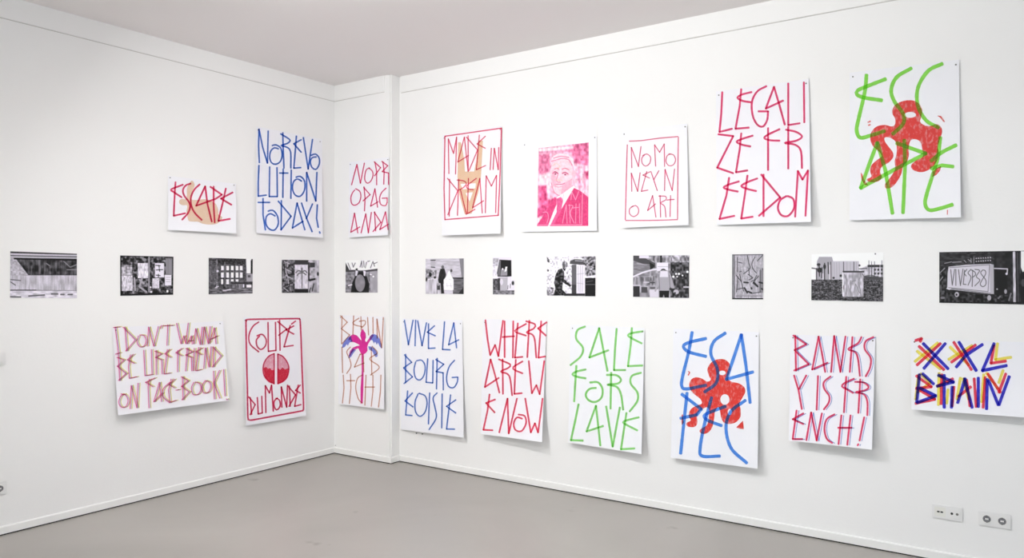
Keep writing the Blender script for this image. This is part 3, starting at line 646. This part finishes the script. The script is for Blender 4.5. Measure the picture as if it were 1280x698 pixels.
k = photo('R', [(532, 323.8), (579.6, 323.2), (579.6, 367.8), (532, 367.4)], (520, 310, 9.975), 'photograph of a person from behind beside a white bottle-shaped board', 185)
k.rect(240, 130, 600, 370, 178); k.noise(14, 40, 12); k.poly("540,135 600,130 600,380 570,380", 120); k.line("250,165 540,175; 400,215 560,215", 5, 140)
k.rect(460, 370, 600, 580, 95); k.line("450,378 600,378", 16, 45); k.noise(20, 60, 14, "460,380 600,380 600,580 460,580"); k.poly("520,580 600,480 600,580", 45)
k.rect(118, 380, 330, 580, 170); k.noise(35, 18, 120, "118,380 330,380 330,580 118,580"); k.poly("118,260 260,280 250,370 118,400", 140); k.noise(60, 16, 20, "118,260 260,280 250,390 118,400"); k.ell(178, 335, 18, 28, 25); k.ell(128, 395, 12, 24, 20); k.ell(235, 370, 16, 16, 50)
k.ell(212, 195, 32, 50, 165); k.line("185,155 240,155; 190,240 235,245", 12, 60); k.ell(333, 240, 17, 22, 95)
k.poly("305,262 355,258 375,330 360,420 340,455 352,570 315,572 305,440 285,440 275,400 290,310", 38); k.noise(14, 10, 30, "305,262 355,258 375,330 352,570 315,572 285,400"); k.rect(262, 470, 300, 525, 65); k.line("262,470 272,445 295,470", 5, 70)
k.ell(440, 285, 14, 20, 70); k.poly("400,300 420,285 435,340 468,395 468,525 350,525 345,400 385,345", 228); k.line("365,400 380,395; 410,390 440,400; 375,470 450,475; 430,440 440,500; 385,440 390,490", 6, 185); k.done()

k = photo('R', [(616, 322.2), (642.9, 321.8), (642.9, 368.4), (616, 368.2)], (600, 310, 9.97), 'narrow photograph of a dark open box standing on a post', 205)
k.poly("160,130 235,130 215,230 165,230", 165); k.noise(30, 18, 18, "160,130 235,130 215,370 160,370"); k.rect(395, 120, 430, 400, 240)
k.poly("242,148 390,155 392,355 345,360 220,358 212,310", 30); k.poly("242,150 260,160 255,350 215,345", 100); k.poly("262,270 340,265 340,345 255,350", 135); k.poly("318,235 342,235 330,290 305,300", 225); k.ell(282, 265, 10, 12, 220)
k.poly("230,368 345,368 340,550 245,550", 165); k.rect(222, 380, 250, 550, 50); k.rect(160, 385, 222, 530, 80); k.noise(45, 20, 20, "160,385 222,385 222,530 160,530"); k.rect(160, 530, 430, 585, 115); k.noise(40, 25, 12, "160,530 430,530 430,585 160,585"); k.ell(410, 440, 16, 26, 50); k.line("350,470 345,515; 380,450 375,500", 8, 90); k.ell(268, 425, 20, 40, 195); k.done()

k = photo('R', [(683.5, 321), (744.5, 320.5), (744.2, 370.7), (683.5, 369.6)], (675, 310, 9.975), 'photograph of a stooping man pasting a sheet on a tall kiosk', 222)
k.noise(14, 50); k.poly("85,115 120,150 115,185 85,165", 60); k.ell(98, 282, 14, 16, 90); k.poly("290,330 390,240 390,480 300,430", 205); k.line("345,280 350,400; 330,300 370,380", 10, 170); k.poly("85,480 170,500 180,595 85,595", 120); k.noise(60, 20, 25, "85,480 180,500 180,595 85,595")
k.poly("195,330 230,270 275,255 300,300 300,390 390,470 375,490 285,430 280,520 345,595 165,595 190,500 175,430", 42); k.noise(12, 14, 30, "195,330 230,270 300,300 300,420 280,520 345,595 165,595 175,430"); k.ell(312, 210, 34, 44, 118); k.poly("278,225 300,260 330,250 310,290 285,265", 40)
k.rect(530, 110, 695, 350, 105); k.noise(70, 18); k.noise(50, 22, 22, "530,110 695,110 695,350 530,350")
k.poly("370,200 375,165 430,140 520,145 545,180 540,215", 75); k.line("440,160 530,165", 9, 170); k.rect(395, 210, 455, 575, 92); k.rect(398, 460, 450, 575, 60); k.rect(455, 212, 552, 572, 208); k.line("475,230 480,540; 505,225 500,550; 530,230 525,545; 460,330 545,320; 462,440 540,450", 6, 160); k.rect(552, 210, 562, 580, 215)
k.rect(562, 375, 695, 605, 28); k.line("562,368 690,345", 14, 210); k.line("565,458 690,458", 10, 90); k.line("580,425 660,410", 8, 85); k.rect(300, 570, 560, 600, 40); k.done()

k = photo('R', [(791.5, 319.7), (861.7, 319.3), (861.2, 373), (791.2, 371.3)], (785, 310, 9.976), 'photograph of a man seen from behind in a light jacket by stairs', 140)
k.noise(40, 30); k.poly("65,95 150,100 340,190 340,250 65,160", 70); k.rect(140, 97, 260, 130, 200); k.rect(65, 200, 270, 350, 120); k.noise(20, 40, 12, "65,190 270,190 270,350 65,350"); k.poly("270,180 330,215 320,250 275,280", 30)
k.rect(340, 97, 560, 200, 150); k.noise(60, 16, 50, "310,97 760,97 760,180 310,180"); k.line("412,97 412,175", 26, 40); k.rect(360, 185, 500, 290, 205); k.rect(370, 230, 500, 240, 170)
k.rect(530, 180, 765, 620, 62); k.noise(55, 20, 26, "530,180 765,180 765,620 530,620"); 
for x_, y_, r_ in ((600, 325, 12), (635, 325, 14), (565, 360, 14), (680, 345, 10), (740, 300, 14), (612, 360, 9)): k.ell(x_, y_, r_, r_, 230)
k.line("70,358 180,310 300,275 400,260", 20, 200); k.poly("65,375 360,350 350,470 65,470", 125); k.noise(50, 16, 50, "65,370 360,350 350,480 65,470"); k.rect(65, 480, 145, 610, 45); k.rect(165, 490, 240, 560, 70); k.line("65,468 150,468; 200,430 260,430", 14, 180); k.line("280,435 330,435; 280,500 370,500", 14, 60); k.rect(270, 520, 380, 620, 190)
k.ell(440, 285, 32, 24, 45); k.poly("400,290 450,270 500,285 540,350 580,500 560,520 520,480 515,540 390,535 385,470 345,550 330,540 375,350", 150); k.poly("405,290 495,290 500,365 395,365", 198); k.line("385,330 395,520; 515,340 525,500", 7, 95); k.poly("395,290 440,262 485,288 440,276", 30)
k.poly("390,535 515,535 510,625 460,625 445,580 430,625 392,625", 25); k.line("525,515 575,520", 22, 40); k.ell(600, 550, 34, 30, 170); k.ell(585, 565, 14, 12, 50); k.rect(690, 480, 765, 500, 170); k.done()

k = photo('R', [(915.2, 318.2), (954.1, 317.8), (954, 374.4), (915, 374.4)], (905, 310, 9.97), 'narrow grey photograph of a pasted lettered sheet torn and tagged', 158)
k.noise(22, 12, 60); k.noise(14, 9, 14); k.line("125,90 125,640; 480,260 478,520", 16, 90); k.rect(440, 280, 490, 560, 120); k.line("455,270 450,540", 7, 70)
k.line("165,120 170,300; 180,180 225,190; 195,300 215,295; ~290,95 310,190 320,260 245,325; 310,260 315,340; ~385,115 350,190 360,260 405,315; 480,95 415,165; 175,360 155,550; 195,330 245,540; 160,520 240,500; 300,330 360,375 310,400; 405,345 380,400 340,420; 430,350 360,440 420,490; 335,570 460,550; 150,340 215,420", 10, 62)
k.line("250,430 300,435; 370,430 420,480; 255,500 290,560; 340,500 345,510; 300,545 340,560; 440,430 480,440; 470,510 485,520", 20, 40); k.line("102,88 490,84", 12, 80); k.line("100,634 488,636", 16, 30); k.line("150,600 470,600", 8, 105); k.line("105,90 105,640", 12, 80); k.done()

k = photo('R', [(1014.5, 318), (1104, 315.6), (1103.8, 377.1), (1014.1, 375.5)], (1005, 310, 9.309), 'wide photograph of a tagged utility box on grass before a fenced building', 226)
k.poly("150,160 175,105 325,105 340,160 340,370 150,370", 150); k.poly("330,155 640,155 640,300 450,300 440,370 330,370", 172)
k.line("310,165 312,370; 460,165 460,290; 580,165 580,270", 9, 70); k.line("350,170 352,360; 380,170 382,360; 410,165 412,360; 500,165 500,270; 540,165 540,270; 610,165 610,270", 5, 140); k.ell(182, 260, 28, 30, 25); k.ell(240, 220, 16, 30, 40); k.line("90,235 180,250; 175,190 180,330; 145,240 145,370; 240,180 240,370; 280,170 285,300; 205,350 210,230", 12, 45); k.ell(170, 195, 22, 16, 50)
k.line("220,300 222,370; 300,200 302,430", 9, 215); k.ell(428, 325, 13, 16, 40); k.ell(345, 350, 14, 12, 50)
k.poly("640,250 740,205 925,200 925,400 700,400 690,270", 170); k.rect(740, 198, 925, 225, 45); k.noise(35, 12, 20, "700,225 925,225 925,330 700,330")
for x_ in (825, 865, 905):
    for y_ in (255, 300): k.ell(x_, y_, 12, 14, 50)
k.line("755,150 757,420; 785,160 787,420; 820,160 822,400; 905,150 905,400", 7, 70); k.line("885,180 885,380; 770,250 772,360", 5, 225); k.ell(645, 205, 12, 12, 50); k.ell(830, 70, 9, 9, 90); k.line("640,245 730,238", 10, 60); k.line("~700,330 790,320 850,345", 8, 70)
k.poly("85,370 440,370 440,610 920,625 920,390 860,330 690,330 690,610 85,610", 78); k.rect(85, 370, 445, 615, 70); k.poly("690,340 925,340 925,630 690,630", 72); k.rect(440, 560, 700, 625, 60)
k.noise(38, 22, 12, "85,370 925,370 925,630 85,630"); k.noise(38, 9, 9, "85,370 925,370 925,630 85,630")
k.rect(450, 275, 692, 570, 165); k.noise(35, 14, 40, "450,290 692,290 692,570 450,570"); k.rect(450, 268, 700, 288, 60); k.line("470,310 500,380 490,540; 560,390 600,380; 580,520 600,420 650,530; 540,520 545,380; 660,300 650,360; 640,400 660,550", 8, 115); k.line("452,290 455,560", 8, 225); k.line("462,440 462,480", 8, 30); k.line("680,300 720,380", 9, 90); k.done()

k = photo('R', [(1174.1, 315.4), (1284, 313.6), (1284, 381), (1174.1, 378.7)], (1165, 305, 8.209), 'dark photograph of a slanted trailer sign reading VIVESP38, rightmost in its row', 42)
k.noise(14, 30); k.rect(75, 85, 640, 230, 50); k.noise(22, 30, 14, "75,85 640,85 640,230 75,230"); k.line("130,200 200,185; 210,190 300,185; 330,170 350,190; 370,160 405,185; 400,150 400,190; 430,140 430,200", 9, 130)
for y_ in (150, 180):
    for i in range(7): k.ell(455+i*24, y_-i*1.5, 7, 6, 175)
k.rect(75, 250, 150, 600, 50); k.noise(45, 16, 20, "75,250 150,250 150,600 75,600"); k.line("80,300 130,250; 80,380 110,340", 10, 130)
k.poly("170,235 350,215 600,205 632,215 635,515 600,515 155,465 160,300", 188); k.poly("590,210 632,212 635,515 598,512", 165)
k.line("180,245 590,215; 590,215 575,490; 575,490 170,450", 6, 95); k.line("200,462 600,508", 6, 90); k.line("150,458 180,470", 7, 200)
k.line("192,265 208,425 232,262; 245,262 245,428; 272,265 292,428 318,260; 335,270 320,415 350,418; 358,262 328,300 350,330; ~400,262 370,300 400,345 370,425; 418,270 412,438; ~405,270 440,290 445,320 415,345; ~440,262 488,275 455,335 490,375 440,432; ~520,270 500,300 550,370 550,420 520,440 495,415 515,370 550,310 545,275 520,268", 8, 75)
k.poly("645,265 770,262 775,520 645,530", 28); k.line("640,252 775,258 770,310", 11, 185); k.ell(765, 308, 11, 12, 200); k.ell(668, 465, 8, 8, 160); k.ell(755, 490, 14, 24, 150)
k.line("842,90 848,600", 26, 175); k.noise(25, 20, 50, "830,90 862,90 862,600 830,600"); k.line("875,90 885,600; 905,90 905,300", 9, 75); k.poly("912,75 1000,75 1000,260 930,290 912,240", 222)
k.rect(912, 290, 1000, 610, 30); k.ell(935, 400, 20, 40, 70); k.rect(75, 520, 640, 605, 38); k.noise(40, 20, 20, "75,500 830,530 830,605 75,605"); k.ell(255, 520, 22, 26, 170); k.ell(252, 522, 10, 12, 40); k.ell(587, 555, 20, 28, 160); k.ell(110, 555, 24, 12, 110); k.line("790,580 810,510; 680,560 700,540", 16, 110)
k.rect(75, 598, 912, 612, 18); k.done()

# ------------------------------------------------------------------ the pink portrait poster
PC = [(654, 179.5), (746, 170), (746, 288.6), (652.6, 290)]
s = Sheet('R', PC, (.012, .018)); tag(s.build('poster', M_PAPER), 'poster printed in pink with a suited man and faint white lettering', 'poster', UP)
C = (645, 165, 5.17)
IC = [(645+147/5.17, 165+105/5.17), (645+470/5.17, 165+68/5.17), (645+467/5.17, 165+608/5.17), (645+136/5.17, 165+610/5.17)]
k = Pic(IC, C, 2.2, (240, 175, 200))
k.soft *= 6; k.noise(26, 40, 60); k.poly("300,95 470,68 470,220 380,200 360,140", (226, 110, 155)); k.noise(30, 24, 24, "300,95 470,68 470,260 370,200"); k.poly("147,150 215,140 222,250 160,290 147,260", (226, 120, 160))
k.line("150,118 360,100", 20, (250, 225, 235)); k.line("150,132 340,122; 180,150 175,330", 5, (225, 130, 170)); k.poly("147,280 225,260 225,360 200,400 150,370", (248, 215, 228)); k.rect(380, 220, 470, 400, (247, 205, 222)); k.line("405,230 410,380; 440,225 445,370; 390,270 420,350", 10, (232, 140, 178)); k.poly("445,260 470,255 470,310 455,300", (205, 60, 115))
k.poly("147,350 195,345 205,440 245,430 280,420 240,520 190,612 136,612 136,520 150,470", (226, 84, 138)); k.noise(26, 18, 26, "147,350 195,345 245,430 190,612 136,612"); k.poly("136,555 190,540 200,600 136,605", (250, 225, 235))
k.noise(34, 11, 16); k.soft /= 4; k.ell(295, 285, 76, 128, (248, 208, 220)); k.poly("225,215 232,165 270,140 330,142 370,175 378,230 350,190 280,178 240,190", (250, 222, 232)); k.line("~230,190 265,180 300,172 340,180 362,215; ~245,170 290,158 340,165", 7, (228, 135, 168)); k.ell(372, 280, 12, 30, (246, 190, 208)); k.poly("300,340 365,300 355,380 290,410", (243, 165, 190), .8)
k.soft /= 1.5; k.noise(9, 14, 14, "225,170 375,170 365,380 240,380"); k.line("~238,268 252,258 270,268", 8, (190, 70, 115)); k.line("~300,268 318,262 336,272", 8, (200, 90, 130)); k.ell(254, 272, 7, 5, (150, 40, 90)); k.ell(318, 276, 7, 5, (170, 60, 105)); k.line("~272,270 262,310 270,325 288,325", 5, (225, 120, 155)); k.line("~248,340 272,338 298,338 316,330", 5, (214, 104, 145)); k.line("~255,352 275,358 300,350", 5, (232, 150, 180), .8); k.poly("225,300 240,240 262,300 258,360 240,350", (240, 160, 188), .55); k.line("~250,240 262,235 275,240; ~298,242 318,235 340,245", 6, (220, 120, 150)); k.line("~228,330 245,385 275,410 310,405 350,370", 5, (230, 130, 165)); k.line("~240,220 260,205 285,225 260,235; 250,310 300,315", 4, (250, 190, 160), .7)
k.poly("262,425 300,400 375,345 385,365 300,500 260,500 215,620 175,632 240,500", (252, 238, 243)); k.poly("375,362 420,385 470,425 470,612 210,620 262,520 290,505", (222, 62, 122)); k.poly("136,600 205,500 250,420 262,430 262,480 205,620 180,640 136,640", (224, 70, 128))
k.poly("262,432 290,420 305,440 290,515 245,600 225,600 265,480", (225, 90, 145)); k.poly("262,470 240,520 205,612 215,618 262,520", (252, 240, 245)); k.noise(10, 8)
k.line("410,465 412,590; 375,490 405,488; 430,380 425,600; 300,590 325,470 330,590; 345,470 350,590; ~340,475 368,480 350,525 375,590; 388,465 385,590; 362,490 372,492; 355,440 360,385 385,440 405,385; ~175,520 200,520 210,550 200,590; 140,603 425,600; 300,440 310,400", 4, (246, 178, 205), .85)
k.build(s, IC, 'portrait_print', tint=(1, 1, 1))
pin(s, 655.8, 181.3); pin(s, 743.5, 172)

# ------------------------------------------------------------------ sockets and switches
def disc(parent, org, q, n, r, h, mat, name, K=20, inner=None):
    u = Vector((0, 0, 1)); w = n.cross(u); V, Fc = [], []
    for rr, hh in ((r, 0), (r, h), ((inner or 0), h)) if not inner else ((r, 0), (r, h), (inner, h), (inner, -.012)):
        for k in range(K):
            a = 2*math.pi*k/K; V.append(q+n*hh+(u*math.cos(a)+w*math.sin(a))*rr)
    rings = len(V)//K
    for g_ in range(rings-1):
        for k in range(K):
            a = g_*K+k; b = g_*K+(k+1) % K; Fc.append((a, a+K, b+K, b))
    if inner: Fc.append(tuple(range(3*K, 4*K)))
    me = bpy.data.meshes.new(name); me.from_pydata([tuple(v-org) for v in V], [], Fc); me.update(); me.materials.append(mat)
    o = bpy.data.objects.new(name, me); COL.objects.link(o); o.parent = parent
    return o
def wallbox(parent, org, wall, c, hw, hh, d0, d1, mat, name, bevel=.002):
    n = NORMAL[wall]; w = Vector((0, 0, 1)).cross(n)
    V = [c+w*a*hw+Vector((0, 0, 1))*b*hh+n*d-org for d in (d0, d1) for b in (-1, 1) for a in (-1, 1)]
    me = bpy.data.meshes.new(name); me.from_pydata([tuple(v) for v in V], [], [(0, 2, 3, 1), (4, 5, 7, 6), (0, 1, 5, 4), (2, 6, 7, 3), (0, 4, 6, 2), (1, 3, 7, 5)])
    bm = bmesh.new(); bm.from_mesh(me)
    if bevel: bmesh.ops.bevel(bm, geom=bm.edges[:], offset=bevel, segments=2, affect='EDGES')
    bmesh.ops.recalc_face_normals(bm, faces=bm.faces); bm.to_mesh(me); bm.free(); me.materials.append(mat)
    o = bpy.data.objects.new(name, me); COL.objects.link(o); o.parent = parent
    return o
def outlet(wall, px, py, kinds, label, cat, name):
    c = onwall(px, py, wall, 0.0); n = NORMAL[wall]; w = Vector((0, 0, 1)).cross(n)
    e = bpy.data.objects.new(name, None); COL.objects.link(e); e.location = c; e.empty_display_size = .05
    tag(e, label, cat); g_ = len(kinds)
    wallbox(e, c, wall, c, .0355*g_+.005, .0405, .0002, .009, M_PLATE, 'frame', .003)
    for i, kd in enumerate(kinds):
        q = c+w*(i-(g_-1)/2)*.071
        ins = wallbox(e, c, wall, q, .0275, .0275, .009, .0115, M_CREAM if kd == 'data' else M_PLATE, 'insert', .001)
        f0 = q+n*.0115
        if kd == 'power':
            disc(ins, c, f0, n, .0215, .0012, M_CREAM, 'socket_rim', 24, .0195)
            disc(ins, c, f0, n, .0190, .0004, mat_plain('socket_well', (120, 120, 124), .5), 'socket_well', 24)
            for sg in (-1, 1): disc(ins, c, f0+w*sg*.0095, n, .003, .0008, M_DARK, 'socket_hole', 10)
            for sg in (-1, 1): wallbox(ins, c, wall, f0+Vector((0, 0, sg*.0165)), .0025, .0035, 0, .0014, M_PIN, 'earth_clip', 0)
            wallbox(ins, c, wall, f0, .0085, .004, 0, .0009, M_PLATE, 'socket_bridge', 0)
        elif kd == 'data':
            for sg in (-1, 1): wallbox(ins, c, wall, f0+w*sg*.0085, .0065, .004, 0, .0006, M_DARK, 'data_port', 0)
        elif kd == 'aerial':
            for sg in (-1, 1): disc(ins, c, f0+w*sg*.013, n, .0068, .0012, M_DARK if sg < 0 else M_PIN, 'aerial_port', 16)
        elif kd == 'switch':
            wallbox(ins, c, wall, f0, .024, .024, 0, .0035, M_PLATE, 'rocker', .0015)
    return e
outlet('R', 1184.3, 641, ['data', 'aerial'], 'double wall plate with data ports and round aerial sockets', 'wall plate', 'aerial_socket')
outlet('R', 1243.2, 650, ['power', 'power'], 'white double power socket at the right edge, low on the wall', 'power socket', 'power_socket')
outlet('L', -1.0, 611, ['power'], 'white power socket low on the left wall, cut by the frame', 'power socket', 'power_socket')
outlet('L', -2.5, 449, ['switch'], 'white rocker switch at mid height on the left wall edge', 'switch', 'light_switch')
def nail(wall, px, py, label, r=.004):
    c = onwall(px, py, wall, 0); n = NORMAL[wall]; u = Vector((0, 0, 1)); w = n.cross(u)
    V, Fc, K = [], [], 8
    for rr, h in ((r*.5, 0), (r*.5, .006), (r, .006), (r, .009), (r*.4, .010)):
        for k_ in range(K):
            a = 2*math.pi*k_/K; V.append(c+n*h+(u*math.cos(a)+w*math.sin(a))*rr)
    for g_ in range(4):
        for k_ in range(K):
            a = g_*K+k_; b = g_*K+(k_+1) % K; Fc.append((a, a+K, b+K, b))
    Fc.append(tuple(range(4*K, 5*K)))
    tag(mesh_obj('nail', V, Fc, M_PIN, None, c), label, 'nail')
nail('R', 521, 541.6, 'dark nail head under the blue VIVE LA poster, nearer the pier', .006)
nail('R', 528.6, 542.6, 'dark nail head under the blue VIVE LA poster, farther from the pier', .006)
nail('P', 420, 557, 'small nail just above the skirting beside the room corner', .0035)
